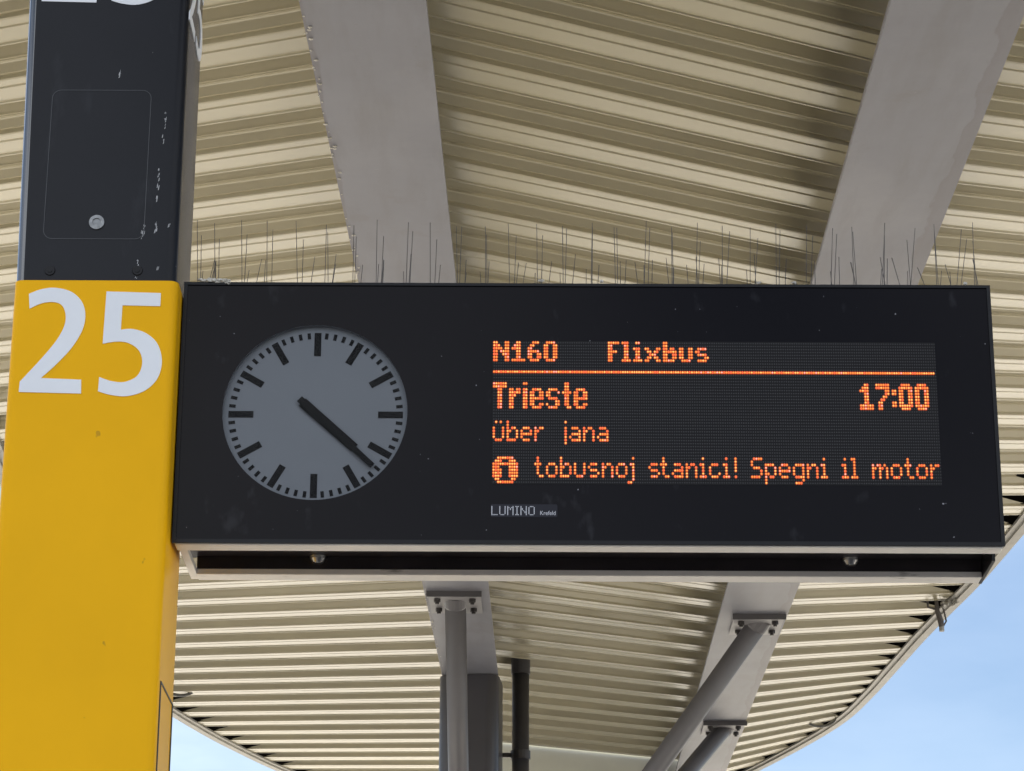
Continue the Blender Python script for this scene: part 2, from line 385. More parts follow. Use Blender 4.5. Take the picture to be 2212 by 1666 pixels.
# end panel closing the middle bay
a = beam_pt(B1R, S_END, HANG); wd = (beam_pt(B2L, 0).x - beam_pt(B1R, 0).x)
a0 = a - R_mid * .05; a1 = a + R_mid * (wd * 1.05)
bm = bmesh.new(); th = Vector((-.5, 1, 0)).normalized() * .12
hexa(bm, [a0 + Vector((0, 0, -1.6)), a1 + Vector((0, 0, -1.6)), a1 + th + Vector((0, 0, -1.6)), a0 + th + Vector((0, 0, -1.6)), a0 + Vector((0, 0, .1)), a1 + Vector((0, 0, .1)), a1 + th + Vector((0, 0, .1)), a0 + th + Vector((0, 0, .1))])
obj('end_panel', bm, M_wallp, canopy, label='pale plain panel closing the far end of the middle bay')
# column
cc = (beam_pt(B1L, S_COL) + beam_pt(B1R, S_COL)) / 2; cw = .205
ctop = cc.z - .004
colm = None
bm = bmesh.new()
prof = rounded(-cw, cw, -cw, cw, .085, 8); ang = math.radians(-6)
loop = [Vector((cc.x + .012 + x * math.cos(ang) - y * math.sin(ang), cc.y + cw + .05 + x * math.sin(ang) + y * math.cos(ang), 0)) for x, y in prof]
prism(bm, loop, Vector((0, 0, ctop)))
colm = obj('support_column', bm, M_col, canopy, label='dark grey square column with rounded corners')
# struts from the column head to the beams
node_pt = onY(1000, 2250, cc.y + .02)
STR_R = .064
def strut(px, py, label, w_=.155, wl=.27):
    top = onPl(px, py, P0, nP) - Vector((0, 0, .022))
    ax_ = (node_pt - top).normalized(); bm = bmesh.new(); tube(bm, [top - ax_ * .085, node_pt], STR_R, 20)
    s = obj('strut', bm, M_strut, canopy, smooth=False, label=label)
    for p in s.data.polygons: p.use_smooth = len(p.vertices) == 4
    bm = bmesh.new(); tube(bm, [top + ax_ * k for k in (-.06, .006, .018)], [STR_R * 1.09, STR_R * 1.09, STR_R * 1.005], 20, cap=False); obj('weld_collar', bm, M_strut, s)
    # mounting plate flush under the beam
    bm = bmesh.new(); q = top + Vector((0, 0, .021)); X = Vector((w_, 0, 0)); Yv = dB * wl; T = Vector((0, 0, -.018)); O = dB * .02
    hexa(bm, [q - X - Yv + T + O, q + X - Yv + T + O, q + X + Yv + T + O, q - X + Yv + T + O, q - X - Yv + O, q + X - Yv + O, q + X + Yv + O, q - X + Yv + O])
    obj('mounting_plate', bm, M_plate_s, s)
    bm = bmesh.new(); F0 = O - Yv - dB * .016; X2 = X * 1.06; T2 = Vector((0, 0, -.034))
    hexa(bm, [q - X2 + F0 + T2, q + X2 + F0 + T2, q + X2 + F0 + dB * .0145 + T2, q - X2 + F0 + dB * .0145 + T2, q - X2 + F0, q + X2 + F0, q + X2 + F0 + dB * .0145, q - X2 + F0 + dB * .0145])
    obj('shaded_edge_bar', bm, M_edge_shade, s)  # dark strip added for the shade on the plate's near edge
    for sx in (-1, 1):
        for sy in (-.55, .45):
            bb = bmesh.new(); c = q + Vector((sx * w_ * .68, 0, -.018)) + dB * (wl * sy + .02)
            tube(bb, [c, c + Vector((0, 0, -.022))], .021, 6); tube(bb, [c + Vector((0, 0, -.022)), c + Vector((0, 0, -.034))], .012, 8)
            obj('bolt', bb, M_bolt, s)
    return s
M_edge_shade = simple('shaded_edge_tone', (.085, .08, .085), rough=.6)
M_plate_s = simple('plate_paint', (.30, .29, .30), rough=.5)
strut(984, 1297, 'thick grey tube strut in front of the column')
strut(1634, 1345, 'upper slanted grey tube strut under the right beam')
strut(1562, 1570, 'lower slanted grey tube strut under the right beam')
# ------------------------------------------------------------------ down pipe
yp = cc.y + .45
pt = onY(1125, 1409, yp); pr = .0605
dp = thing('down_pipe', 'dark grey rain down pipe beside the column under the canopy', 'drain pipe', (pt.x, pt.y, 0))
bm = bmesh.new(); tube(bm, [(pt.x, pt.y, 0), (pt.x, pt.y, pt.z - .1)], pr, 20); o = obj('pipe', bm, M_pipe, dp, smooth=False)
for p in o.data.polygons: p.use_smooth = len(p.vertices) == 4
bm = bmesh.new(); tube(bm, [(pt.x, pt.y, pt.z - .16), (pt.x, pt.y, pt.z - .03), (pt.x, pt.y, pt.z)], [pr * 1.12, pr * 1.12, pr * 1.05], 20); o = obj('socket_collar', bm, M_pipe, dp)
cz = onY(1125, 1632, yp).z
bm = bmesh.new(); tube(bm, [(pt.x, pt.y, cz - .03), (pt.x, pt.y, cz + .03)], pr * 1.15, 20); box(bm, (cc.x + .2, pt.y - .012, cz - .015), (pt.x - .05, pt.y + .012, cz + .015)); obj('pipe_clamp', bm, M_bolt, dp)
bm = bmesh.new(); tube(bm, [(pt.x, pt.y, pt.z - .02), (pt.x, pt.y, pt.z + .24)], pr * .8, 16); obj('roof_outlet', bm, M_pipe, dp)
# ------------------------------------------------------------------ pillar
YP = 6.12
xl = onY(28, 640, YP).x; xr = onY(383, 640, YP).x
PD = .30; zt = onY(200, 606, YP).z
pil = thing('stop_pillar', 'yellow and black square stop pillar marked with a white 25', 'stop pillar', ((xl + xr) / 2, YP + PD / 2, 0))
bm = bmesh.new()
lo = [Vector((x, y, 0)) for x, y in rounded(xl, xr, YP, YP + PD, .022, 6)]
prism(bm, lo, Vector((0, 0, zt)))
top_e = [e for e in bm.edges if all(abs(v.co.z - zt) < 1e-5 for v in e.verts) and len(e.link_faces) == 2 and any(abs(f.normal.z) < .5 or True for f in e.link_faces)]
yel = obj('yellow_casing', bm, M_yellow, pil, label='bright yellow lower casing')
ins = .006
bm = bmesh.new()
lo = [Vector((x, y, zt + .002)) for x, y in rounded(xl + .001, xr - ins, YP + ins, YP + PD - .004, .026, 8)]
prism(bm, lo, Vector((0, 0, .95)))
for v in bm.verts:
    if v.co.x < (xl + xr) / 2: v.co.x -= (v.co.z - zt) * .022
blk = obj('black_casing', bm, [M_black, M_side_sheen, M_corner], pil, label='black upper casing with access hatch')
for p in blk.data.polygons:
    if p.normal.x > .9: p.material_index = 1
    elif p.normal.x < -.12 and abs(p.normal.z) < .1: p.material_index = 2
    p.use_smooth = abs(p.normal.z) < .5
try: blk.data.set_sharp_from_angle(angle=math.radians(20)); yel.data.set_sharp_from_angle(angle=math.radians(20))
except Exception: pass
# digits: outlines measured on the photograph, laid on the front face
def smooth_loop(pts, n=6):
    """pts: (x, y, corner?) ; Catmull-Rom between smooth points, straight next to corners"""
    res = []; N = len(pts)
    for i in range(N):
        p0, p1, p2, p3 = pts[i - 1], pts[i], pts[(i + 1) % N], pts[(i + 2) % N]
        res.append((p1[0], p1[1]))
        if p1[2] and p2[2]: continue
        a = p1 if p1[2] else p0; d = p2 if p2[2] else p3
        for k in range(1, n):
            t_ = k / n; t2 = t_ * t_; t3 = t2 * t_
            res.append(tuple(.5 * (2 * p1[c] + (p2[c] - a[c]) * t_ + (2 * a[c] - 5 * p1[c] + 4 * p2[c] - d[c]) * t2 + (3 * p1[c] - a[c] - 3 * p2[c] + d[c]) * t3) for c in (0, 1)))
    return res
TWO = [(142, 150, 1), (200, 128, 0), (270, 120, 0), (350, 140, 0), (402, 190, 0), (418, 256, 0), (402, 330, 0), (350, 415, 0), (270, 500, 0), (200, 562, 1), (398, 570, 1), (397, 638, 1), (92, 630, 1), (97, 580, 1), (200, 470, 0), (275, 380, 0), (314, 310, 0), (322, 255, 0), (305, 208, 0), (265, 190, 0), (205, 196, 0), (145, 222, 1)]
FIVE = [(522, 138, 1), (788, 146, 1), (785, 210, 1), (600, 206, 1), (592, 325, 1), (650, 322, 0), (718, 344, 0), (772, 396, 0), (793, 478, 0), (772, 562, 0), (712, 622, 0), (625, 650, 0), (545, 645, 0), (480, 627, 1), (486, 557, 1), (550, 578, 0), (615, 580, 0), (675, 548, 0), (697, 484, 0), (678, 424, 0), (625, 389, 0), (565, 384, 0), (503, 394, 1)]
def face_uv(pts):
    out_ = []
    for x, y in smooth_loop(pts):
        p = onY(x * .44117, 569.3 + y * .44117, YP); out_.append((p.x, p.z))
    return out_
two, five = face_uv(TWO), face_uv(FIVE)
zb = min(z for x, z in two); xm = (min(x for x, z in two) + max(x for x, z in five)) / 2
def digit(outline, to, off):
    bm = bmesh.new(); prism(bm, [to(x, z) for x, z in outline], off); return obj('number', bm, M_white, pil)
for d_ in (two, five): digit(d_, lambda x, z: Vector((x, YP - .0015, z)), Vector((0, .003, 0)))
zup = onY(150, 3.5, YP).z; k_ = .93; xm2 = onY(224, 3, YP).x
for d_ in (two, five): digit(d_, lambda x, z: Vector((xm2 + (x - xm) * k_, YP + ins - .0015, zup + (z - zb) * k_)), Vector((0, .003, 0)))
pn = onX(403.5, 22.8, xr - ins); k2 = .80
for d_ in (two, five): digit(d_, lambda x, z: Vector((xr - ins + .0015, YP + .15 + (x - xm) * k2, pn.z + (z - zb) * k2 * 1.0)), Vector((-.003, 0, 0)))
# access hatch outline, ring bolt, two dark screws
def strip_loop(pts, wd_, off, mat, name, par):
    bm = bmesh.new(); n = len(pts)
    vi = []; 
    c = sum((Vector(p) for p in pts), Vector()) / n
    for i in range(n):
        p = Vector(pts[i]); d = (Vector(pts[(i + 1) % n]) - Vector(pts[i - 1])).normalized(); nn = Vector((d.z, 0, -d.x))
        vi.append([bm.verts.new(p + nn * wd_ / 2), bm.verts.new(p - nn * wd_ / 2)])
    for i in range(n):
        A, B = vi[i], vi[(i + 1) % n]; bm.faces.new((A[0], B[0], B[1], A[1]))
    return obj(name, bm, mat, par)
h0 = onY(93, 516, YP + ins); h1 = onY(338, 196, YP + ins); yh = YP + ins - .0012
strip_loop([(x, yh, z) for x, z in rounded(h0.x, h1.x - .012, h0.z, h1.z, .022)], .0016, 0, M_line, 'access_hatch', pil)
def disc_y(bm, c, r, t_, seg=28):
    tube(bm, [c, c + Vector((0, -t_, 0))], [r, r * .9], seg)
c = onY(209, 481, YP + ins)
bm = bmesh.new(); rings = []
for r, dy in ((.0185, 0), (.0185, .004), (.0105, .005), (.0095, .002), (.004, .0025)):
    rings.append([bm.verts.new(c + Vector((r * math.cos(a * math.pi / 16), -dy, r * math.sin(a * math.pi / 16)))) for a in range(32)])
for A, B in zip(rings, rings[1:]):
    for k in range(32): bm.faces.new((A[k], A[(k + 1) % 32], B[(k + 1) % 32], B[k]))
bm.faces.new(rings[-1]); obj('hatch_lock', bm, simple('dull_zinc', (.30, .31, .32), rough=.45, metal=.3, scale=60, var=.3), pil)
for px in (108, 297):
    c = onY(px, 585, YP + ins); bm = bmesh.new(); disc_y(bm, c, .013, .003); tube(bm, [c + Vector((0, -.003, 0)), c + Vector((0, -.0045, 0))], .006, 6); obj('screw', bm, M_frame, pil)
# paint scratches near the right edge of the black casing
bm = bmesh.new()
for (px, py, ln) in [(358, 250, 10), (356, 268, 12), (352, 300, 8), (344, 368, 9), (342, 385, 10), (341, 402, 8), (338, 432, 6), (337, 488, 8), (336, 500, 5), (310, 498, 12), (306, 508, 8), (297, 575, 14), (293, 592, 9), (340, 582, 4), (258, 160, 6), (365, 486, 3)]:
    for k in range(5):
        q = onY(px + random.uniform(-2, 2), py + random.uniform(-ln, ln), YP + ins - .0008); s_ = random.uniform(.0006, .0017); l_ = random.uniform(.001, .006)
        vv = [bm.verts.new(q + Vector(e)) for e in ((-s_, 0, -l_), (s_, 0, -l_ * .6), (s_ * .8 + .001, 0, l_), (-s_ * .5 + .001, 0, l_ * .7))]; bm.faces.new(vv)
obj('paint_scratches', bm, simple('scratch_primer', (.45, .46, .48), rough=.8, var=.3, scale=200), pil)['kind'] = 'stuff'
# small hatch outline on the right side below
xs = xr + .0012
hs = [onX(351, 1480, xs), onX(369, 1512, xs)]
bm = bmesh.new()
for (a, b_) in (((YP + .03, hs[0].z), (YP + .03, .6)), ((YP + .03, hs[0].z), (YP + .26, hs[0].z)), ((YP + .26, hs[0].z), (YP + .26, .6))):
    tube(bm, [(xs, a[0], a[1]), (xs, b_[0], b_[1])], .0022, 6)
obj('side_hatch', bm, M_line, pil)
# ------------------------------------------------------------------ display board
YS = YP + .085
BL, BR = xr + .004, onY(2155, 895, YS).x
ZT, ZB = onY(1106, 612, YS).z, onY(1106, 1175, YS).z
YB = onZ(1106, 1254, ZB).y
brd = thing('departure_board', 'long black departure board with clock and orange LED text fixed to the pillar', 'display board', ((BL + BR) / 2, (YS + YB) / 2, ZB))
fy = YS + .040; ry = YS + .008
bm = bmesh.new(); RZ = ZB + .055
box(bm, (BL, fy, RZ), (BR, YB, ZT))
box(bm, (BL, ry + .001, RZ), (BL + .008, fy - .001, ZT)); box(bm, (BR - .008, ry + .001, RZ), (BR, fy - .001, ZT)); box(bm, (BL + .009, ry + .001, ZT - .008), (BR - .009, fy - .001, ZT)); box(bm, (BL + .009, ry + .001, RZ), (BR - .009, fy - .001, RZ + .008))
obj('housing', bm, M_frame, brd)
# frame rim round the glass
bm = bmesh.new(); fwid = .009
box(bm, (BL, YS, ZB), (BL + fwid, ry, ZT)); box(bm, (BR - fwid, YS, ZB), (BR, ry, ZT))
box(bm, (BL + fwid, YS, ZT - fwid * .8), (BR - fwid, ry, ZT)); box(bm, (BL + fwid, YS, ZB), (BR - fwid, ry, ZB + fwid))
obj('frame_rim', bm, M_frame, brd)
# underside: front lip, rear lip, end plates, dark tray with two bolts
yl1 = onZ(1106, 1190, ZB).y; yl2 = onZ(1106, 1241, ZB).y
bm = bmesh.new(); box(bm, (BL + .006, ry + .001, ZB - .003), (BR - .004, yl1, ZB + .012), .002); obj('front_lip', bm, M_alu, brd, label='pale weathered metal strip under the front edge')
bm = bmesh.new(); box(bm, (BL + .03, yl2, ZB - .003), (BR - .012, YB - .001, ZB + .012), .002); obj('rear_lip', bm, M_alu, brd, label='pale weathered metal strip under the rear edge')
bm = bmesh.new(); box(bm, (BL + .012, yl1 + .001, RZ - .012), (BR - .012, yl2 - .001, RZ - .001)); box(bm, (BL + .03, yl2 + .002, ZB + .0125), (BR - .012, YB - .002, RZ - .002)); box(bm, (BL + .004, ry + .002, ZB + .0125), (BR - .004, yl1 - .002, RZ - .002))
obj('underside_tray', bm, M_tray, brd)
bm = bmesh.new(); box(bm, (BR - .0115, yl1 + .06, ZB - .003), (BR - .004, YB + .003, RZ - .002)); obj('end_plate', bm, M_frame, brd)
bm = bmesh.new(); box(bm, (BL + .012, yl1 + .002, ZB - .001), (BL + .03, YB - .004, ZB + .014)); obj('end_strip', bm, M_alu, brd)
for px, py in ((687, 1203), (1837, 1208)):
    c = onZ(px, py, RZ - .012); bm = bmesh.new()
    tube(bm, [c, c + Vector((0, 0, -.006)), c + Vector((0, 0, -.016)), c + Vector((0, 0, -.018))], [.021, .020, .013, .009], 24); obj('dome_bolt', bm, M_steel, brd)
# glass front with clock opening
cpx = onY(680, 888, YS); CR = onY(880, 888, YS).x - cpx.x; cx_, cz_ = cpx.x, cpx.z
gx0, gx1, gz0, gz1 = BL + fwid, BR - fwid, ZB + fwid, ZT - fwid * .8; gy = YS + .004
bm = bmesh.new(); N = 96; angs = sorted([2 * math.pi * k / N for k in range(N)] + [math.atan2(z - cz_, x - cx_) % (2 * math.pi) for x in (gx0, gx1) for z in (gz0, gz1)])
inner, outer, back = [], [], []
for a in angs:
    ca, sa = math.cos(a), math.sin(a); tt = min([((gx1 if ca > 0 else gx0) - cx_) / ca if abs(ca) > 1e-9 else 1e9, ((gz1 if sa > 0 else gz0) - cz_) / sa if abs(sa) > 1e-9 else 1e9])
    inner.append(bm.verts.new((cx_ + CR * ca, gy, cz_ + CR * sa))); outer.append(bm.verts.new((cx_ + tt * ca, gy, cz_ + tt * sa)))
for i in range(len(angs)):
    j = (i + 1) % len(angs); bm.faces.new((inner[i], inner[j], outer[j], outer[i]))
fp = obj('front_glass', bm, M_panel, brd, label='glossy black front glass')
yd = gy + .0155
def fan_disc(bm, c, r, n=96):
    vv = [bm.verts.new((c[0] + r * math.cos(2 * math.pi * k / n), c[1], c[2] + r * math.sin(2 * math.pi * k / n))) for k in range(n)]; bm.faces.new(vv); return bm
clk = obj('clock', fan_disc(bmesh.new(), (cx_, yd, cz_), CR * 1.1), M_dial, brd, label='round grey clock reading about twenty past four')
bm = bmesh.new(); tube(bm, [(cx_, gy + .0005, cz_), (cx_, yd - .0005, cz_)], CR * 1.004, 96, cap=False); obj('recess_wall', bm, M_dial, clk)
dcp = onY(682, 896, yd); dcx, dcz = dcp.x, dcp.z
def bar(bm, ang, r_in, r_out, w_in, w_out, y, th=.0008):
    """bar along the clock direction ang (clockwise from twelve)"""
    d = Vector((math.sin(ang), 0, math.cos(ang))); n = Vector((d.z, 0, -d.x)); c = Vector((dcx, y, dcz))
    hexa(bm, [c + d * r_in * CR - n * w_in * CR / 2, c + d * r_in * CR + n * w_in * CR / 2, c + d * r_out * CR + n * w_out * CR / 2, c + d * r_out * CR - n * w_out * CR / 2,
              *[q + Vector((0, -th, 0)) for q in (c + d * r_in * CR - n * w_in * CR / 2, c + d * r_in * CR + n * w_in * CR / 2, c + d * r_out * CR + n * w_out * CR / 2, c + d * r_out * CR - n * w_out * CR / 2)]])
bm = bmesh.new()
for k in range(60):
    a = 2 * math.pi * k / 60
    if k % 5 == 0: bar(bm, a, .675, .945, .075, .075, yd - .0003)
    else: bar(bm, a, .875, .945, .036, .036, yd - .0003)
obj('dial_markings', bm, M_mark, clk)
bm = bmesh.new(); bar(bm, math.radians(132.0), -.20, .58, .115, .105, yd - .006, .001); obj('hour_hand', bm, M_mark, clk)
bm = bmesh.new(); bar(bm, math.radians(133.2), -.245, .865, .078, .062, yd - .009, .001); obj('minute_hand', bm, M_mark, clk)
obj('clock_glass', fan_disc(bmesh.new(), (cx_, gy + .0002, cz_), CR * .999), M_glass, clk)
# ---- LED matrix : 192 x 48 lamps
def led_xy(px, py): p = onY(px, py, gy); return p.x, p.z
lx0, lz0 = led_xy(1067.9, 740.3); lx1, _ = led_xy(2012.8, 744.0); _, lz1 = led_xy(1067, 1041.5)
PX, PZ = (lx1 - lx0) / 191, (lz0 - lz1) / 47
mt, t, b = new_mat('led_matrix_off'); b.inputs['Roughness'].default_value = .4; b.inputs['Specular IOR Level'].default_value = .15
c = node(t, 'ShaderNodeTexCoord'); mpn = node(t, 'ShaderNodeMapping', Location=(-lx0 / PX + .5, 0, -lz1 / PZ + .5), Scale=(1 / PX, 1, 1 / PZ)); sp = node(t, 'ShaderNodeSeparateXYZ')
t.links.new(c.outputs['Object'], mpn.inputs['Vector']); t.links.new(mpn.outputs['Vector'], sp.inputs[0])
def mth(op, a_, b2=None):
    n_ = node(t, 'ShaderNodeMath', operation=op)
    for i_, v_ in enumerate((a_, b2)):
        if v_ is None: continue
        if isinstance(v_, (int, float)): n_.inputs[i_].default_value = v_
        else: t.links.new(v_, n_.inputs[i_])
    return n_.outputs[0]
dx_ = mth('SUBTRACT', mth('FRACT', sp.outputs[0]), .5); dz_ = mth('SUBTRACT', mth('FRACT', sp.outputs[2]), .5)
dd = mth('SQRT', mth('ADD', mth('MULTIPLY', dx_, dx_), mth('MULTIPLY', mth('MULTIPLY', dz_, dz_), 1.7)))
on_ = mth('LESS_THAN', dd, .30)
mxc = node(t, 'ShaderNodeMixRGB', Color1=(.006, .0055, .007, 1), Color2=(.048, .048, .052, 1)); t.links.new(on_, mxc.inputs['Fac']); t.links.new(mxc.outputs['Color'], b.inputs['Base Color'])
bm = bmesh.new(); ly = gy - .0006
vv = [bm.verts.new(q) for q in ((lx0 - PX * .7, ly, lz1 - PZ * .7), (lx1 + PX * 1.2, ly, lz1 - PZ * .7), (lx1 + PX * 1.2, ly, lz0 + PZ * .6), (lx0 - PX * .7, ly, lz0 + PZ * .6))]; bm.faces.new(vv)
scr = obj('led_screen', bm, mt, brd, label='dark LED dot matrix with orange lettering')
M_leds = [emit('led_amber_halo', (1.0, .12, .004), .22), emit('led_orange', (1.0, .29, .035), .53), emit('led_yellow', (1.0, .47, .10), .60), emit('led_red', (1.0, .13, .03), .52), emit('led_pink', (1.0, .38, .30), .60)]
def R(spec):
    o_ = set()
    for part in spec.split(','):
        if '-' in part: a_, b2 = part.split('-'); o_.update(range(int(a_), int(b2) + 1))
        elif part: o_.add(int(part))
    return o_
FORCE = {39: (67, 111, 150, 163), 27: (31,)}
def led_text(name, row0, rows, label):
    allc = {(row0 + i, c_) for i, r_ in enumerate(rows) for c_ in R(r_)}
    used = sorted({c_ for _, c_ in allc}); cuts = [used[0]] + [b2 for a2, b2 in zip(used, used[1:]) if b2 - a2 > 5 or b2 in FORCE.get(row0, ())] + [10 ** 6]
    if len(cuts) > 2:
        for (c0, c1), wd in zip(zip(cuts, cuts[1:]), label.split('|')):
            led_text(name, row0, [','.join(str(c_) for c_ in sorted(R(r_)) if c0 <= c_ < c1) for r_ in rows], 'orange word ' + wd)
        return
    dots = sorted(allc)
    bm = bmesh.new()
    for (r_, c_) in dots:
        x, z = lx0 + c_ * PX, lz0 - r_ * PZ
        hv = [bm.verts.new((x + PX * .62 * math.cos(k * math.pi / 4), ly - .0006, z + PZ * .56 * math.sin(k * math.pi / 4))) for k in range(8)]
        bm.faces.new(hv).material_index = 0
        mi = random.choices((1, 2, 3, 4), (5, 4, 2.2, .8))[0]; rr = PX * (.36 if mi != 3 else .46)
        cv = [bm.verts.new((x + rr * math.cos(k * math.pi / 4), ly - .0016, z + rr * math.sin(k * math.pi / 4))) for k in range(8)]
        bm.faces.new(cv).material_index = mi
    return obj(name, bm, M_leds, scr, label=label)
def merge(*glyphs):
    n_ = max(len(g_[1]) for g_ in glyphs); rows = [set() for _ in range(n_)]
    for off, rr in glyphs:
        for i, r_ in enumerate(rr): rows[i] |= {off + c_ for c_ in R(r_)}
    return [','.join(map(str, sorted(x))) for x in rows]
# bold seven row letters of the first line
L1 = merge((0, ['0,1,5,6', '0-2,5,6', '0-3,5,6', '0,1,3-6', '0,1,4-6', '0,1,5,6', '0,1,5,6']), (8, ['2,3', '1-3', '0-3', '2,3', '2,3', '2,3', '0-5']),
           (15, ['2-4', '1,2', '0,1', '0-4', '0,1,4,5', '0,1,4,5', '1-4']), (22, ['1-4', '0,1,4,5', '0,1,4,5', '0,1,4,5', '0,1,4,5', '0,1,4,5', '1-4']),
           (50, ['0-4,6-8,12,13,24,25', '0,1,7,8,24,25', '0,1,7,8,11-13,16,17,21,22,24,25,27,28,31,32,35,36,39-42', '0-3,7,8,12,13,17,18,20,21,24-29,31,32,35,36,38,39', '0,1,7,8,12,13,18-20,24,25,28,29,31,32,35,36,39-42', '0,1,7,8,12,13,17,18,20,21,24,25,28,29,31,32,35,36,42,43', '0,1,6-9,11-14,16,17,21,22,24-28,32-35,39-42']))
led_text('led_text', 0, L1, 'N160|Flixbus')
led_text('led_line', 10, ['0-191'], 'thin orange dividing line')
L2 = merge((0, ['0-5,13,14,31,32', '0-5,31,32', '2,3,7,8,10,11,13,14,17-20,24-27,31,32,36-39', '2,3,7-11,13,14,16,17,20,21,23,24,28,30-33,35,36,39,40', '2,3,7-9,13,14,16,17,20,21,23,24,31,32,35,36,39,40', '2,3,7,8,13,14,16-21,24-27,31,32,35-40', '2,3,7,8,13,14,16,17,27,28,31,32,35,36', '2,3,7,8,13,14,16,17,20,21,23,27,28,31,32,35,36,39,40', '2,3,7,8,13,14,17-20,24-27,32,33,36-39']))
led_text('led_text', 14, L2, 'orange text Trieste')
Z9 = ['1-4', '0-5', '0,1,4,5', '0,1,4,5', '0,1,4,5', '0,1,4,5', '0,1,4,5', '0-5', '1-4']
L3 = merge((159, ['2,3', '1-3', '0-3', '2,3', '2,3', '2,3', '2,3', '0-5', '0-5']), (166, ['0-5', '0-5', '4,5', '4,5', '3,4', '2,3', '1,2', '1,2', '1,2']), (173, ['', '', '0,1', '0,1', '', '', '0,1', '0,1', '']), (176, Z9), (183, Z9))
led_text('led_text', 14, L3, 'orange time 17:00')
a7 = ['', '', '1-3', '4', '1-4', '0,4', '1-4']; o7 = ['', '', '1-3', '0,4', '0,4', '0,4', '1-3']; n7 = ['', '', '0,2,3', '0,1,4', '0,4', '0,4', '0,4']; e7 = ['', '', '1-3', '0,4', '0-4', '0', '1-3']
s7 = ['', '', '1-3', '0', '1-3', '4', '1-3']; b7 = ['0', '0', '0,2,3', '0,1,4', '0,4', '0,4', '0-3']; t7 = ['1', '1', '0-2', '1', '1', '1', '2,3']; i7 = ['1', '', '0,1', '1', '1', '1', '0-2']; r7 = ['', '', '0,2,3', '0,1', '0', '0', '0']
u7 = ['', '', '0,4', '0,4', '0,4', '0,4', '1-3']
L4 = merge((0, ['1,3', '', '0,4', '0,4', '0,4', '0,4', '1-3']), (6, b7), (12, e7), (18, r7), (31, ['0', '', '0', '0', '0', '0', '0', '0']), (33, a7), (39, n7), (45, a7))
led_text('led_text', 27, L4, 'über|jana')
ICON = ['2-8', '1-3,7-9', '0-10', '0-2,7-10', '0-3,7-10', '0-3,7-10', '0-3,7-10', '1,2,8,9', '2-8']
led_text('led_icon', 39, ICON, 'round orange information symbol')
L5 = merge((18, t7), (23, o7), (29, b7), (35, u7), (41, s7), (47, n7), (53, o7), (58, ['2', '', '1,2', '2', '2', '2', '2', '2', '0,1']), (67, s7), (72, t7), (77, a7), (83, n7), (89, i7), (93, ['', '', '1-3', '0', '0', '0,4', '1-3']), (99, i7), (104, ['0', '0', '0', '0', '0', '', '0']),
           (111, ['1-4', '0', '0', '1-3', '4', '4', '0-3']), (117, ['', '', '0-3', '0,4', '0,4', '0,1,4', '0,2,3', '0', '0']), (123, e7), (129, ['', '', '1-4', '0,4', '0,4', '0,4', '1-4', '4', '1-3']), (135, n7), (141, i7), (150, i7), (154, ['0,1', '1', '1', '1', '1', '1', '0-2']),
           (163, ['', '', '0,2,3,5', '0,1,3,4,6', '0,3,6', '0,3,6', '0,3,6']), (171, o7), (177, t7), (182, o7), (188, r7))
led_text('led_text', 39, L5, 'tobusnoj|stanici!|Spegni|il|motor')
# ---- maker's nameplate
q0, q1 = onY(1060, 1117, gy), onY(1204, 1090, gy)
bm = bmesh.new(); vv = [bm.verts.new((x, gy - .0006, z)) for x, z in rounded(q0.x, q1.x, q0.z, q1.z, .004)]; bm.faces.new(vv); npl = obj('nameplate', bm, M_plate, brd)
LUM = merge((0, ['0', '0', '0', '0', '0', '0', '0', '0', '0-4']), (6, ['0,4', '0,4', '0,4', '0,4', '0,4', '0,4', '0,4', '0,4', '1-3']), (12, ['0,4', '0,1,3,4', '0,2,4', '0,2,4', '0,4', '0,4', '0,4', '0,4', '0,4']), (18, ['0-2', '1', '1', '1', '1', '1', '1', '1', '0-2']), (22, ['0,4', '0,4', '0,1,4', '0,1,4', '0,2,4', '0,3,4', '0,3,4', '0,4', '0,4']), (28, ['1-3', '0,4', '0,4', '0,4', '0,4', '0,4', '0,4', '0,4', '1-3']))
n0, n1 = onY(1062.5, 1094.5, gy), onY(1154, 1112.5, gy); ux, uz = (n1.x - n0.x) / 32, (n0.z - n1.z) / 8
bm = bmesh.new()
for r_, row in enumerate(LUM):
    for c_ in R(row):
        x, z = n0.x + c_ * ux, n0.z - r_ * uz; bm.faces.new([bm.verts.new((x + ux * .44 * math.cos(k * math.pi / 3), gy - .0011, z + ux * .44 * math.sin(k * math.pi / 3))) for k in range(6)])
obj('plate_lettering', bm, M_print, npl)
fc = bpy.data.curves.new('plate_word', 'FONT'); fc.body = 'Krefeld'; fc.size = 1.0
fo = bpy.data.objects.new('plate_word', fc); COL.objects.link(fo)
bpy.context.view_layer.update(); me = bpy.data.meshes.new_from_object(fo.evaluated_get(bpy.context.evaluated_depsgraph_get()))
bpy.data.objects.remove(fo)
k0, k1 = onY(1167, 1113, gy), onY(1200, 1104, gy)
xs_ = [v.co.x for v in me.vertices]; zs_ = [v.co.y for v in me.vertices]; fx = (k1.x - k0.x) / (max(xs_) - min(xs_)); fz = (k1.z - k0.z) / (max(zs_) - min(zs_))
bm = bmesh.new(); bm.from_mesh(me)
for v in bm.verts: v.co = Vector((k0.x + (v.co.x - min(xs_)) * fx, gy - .0011, k0.z + v.co.y * fz))
obj('plate_lettering', bm, M_print, npl, smooth='raw')
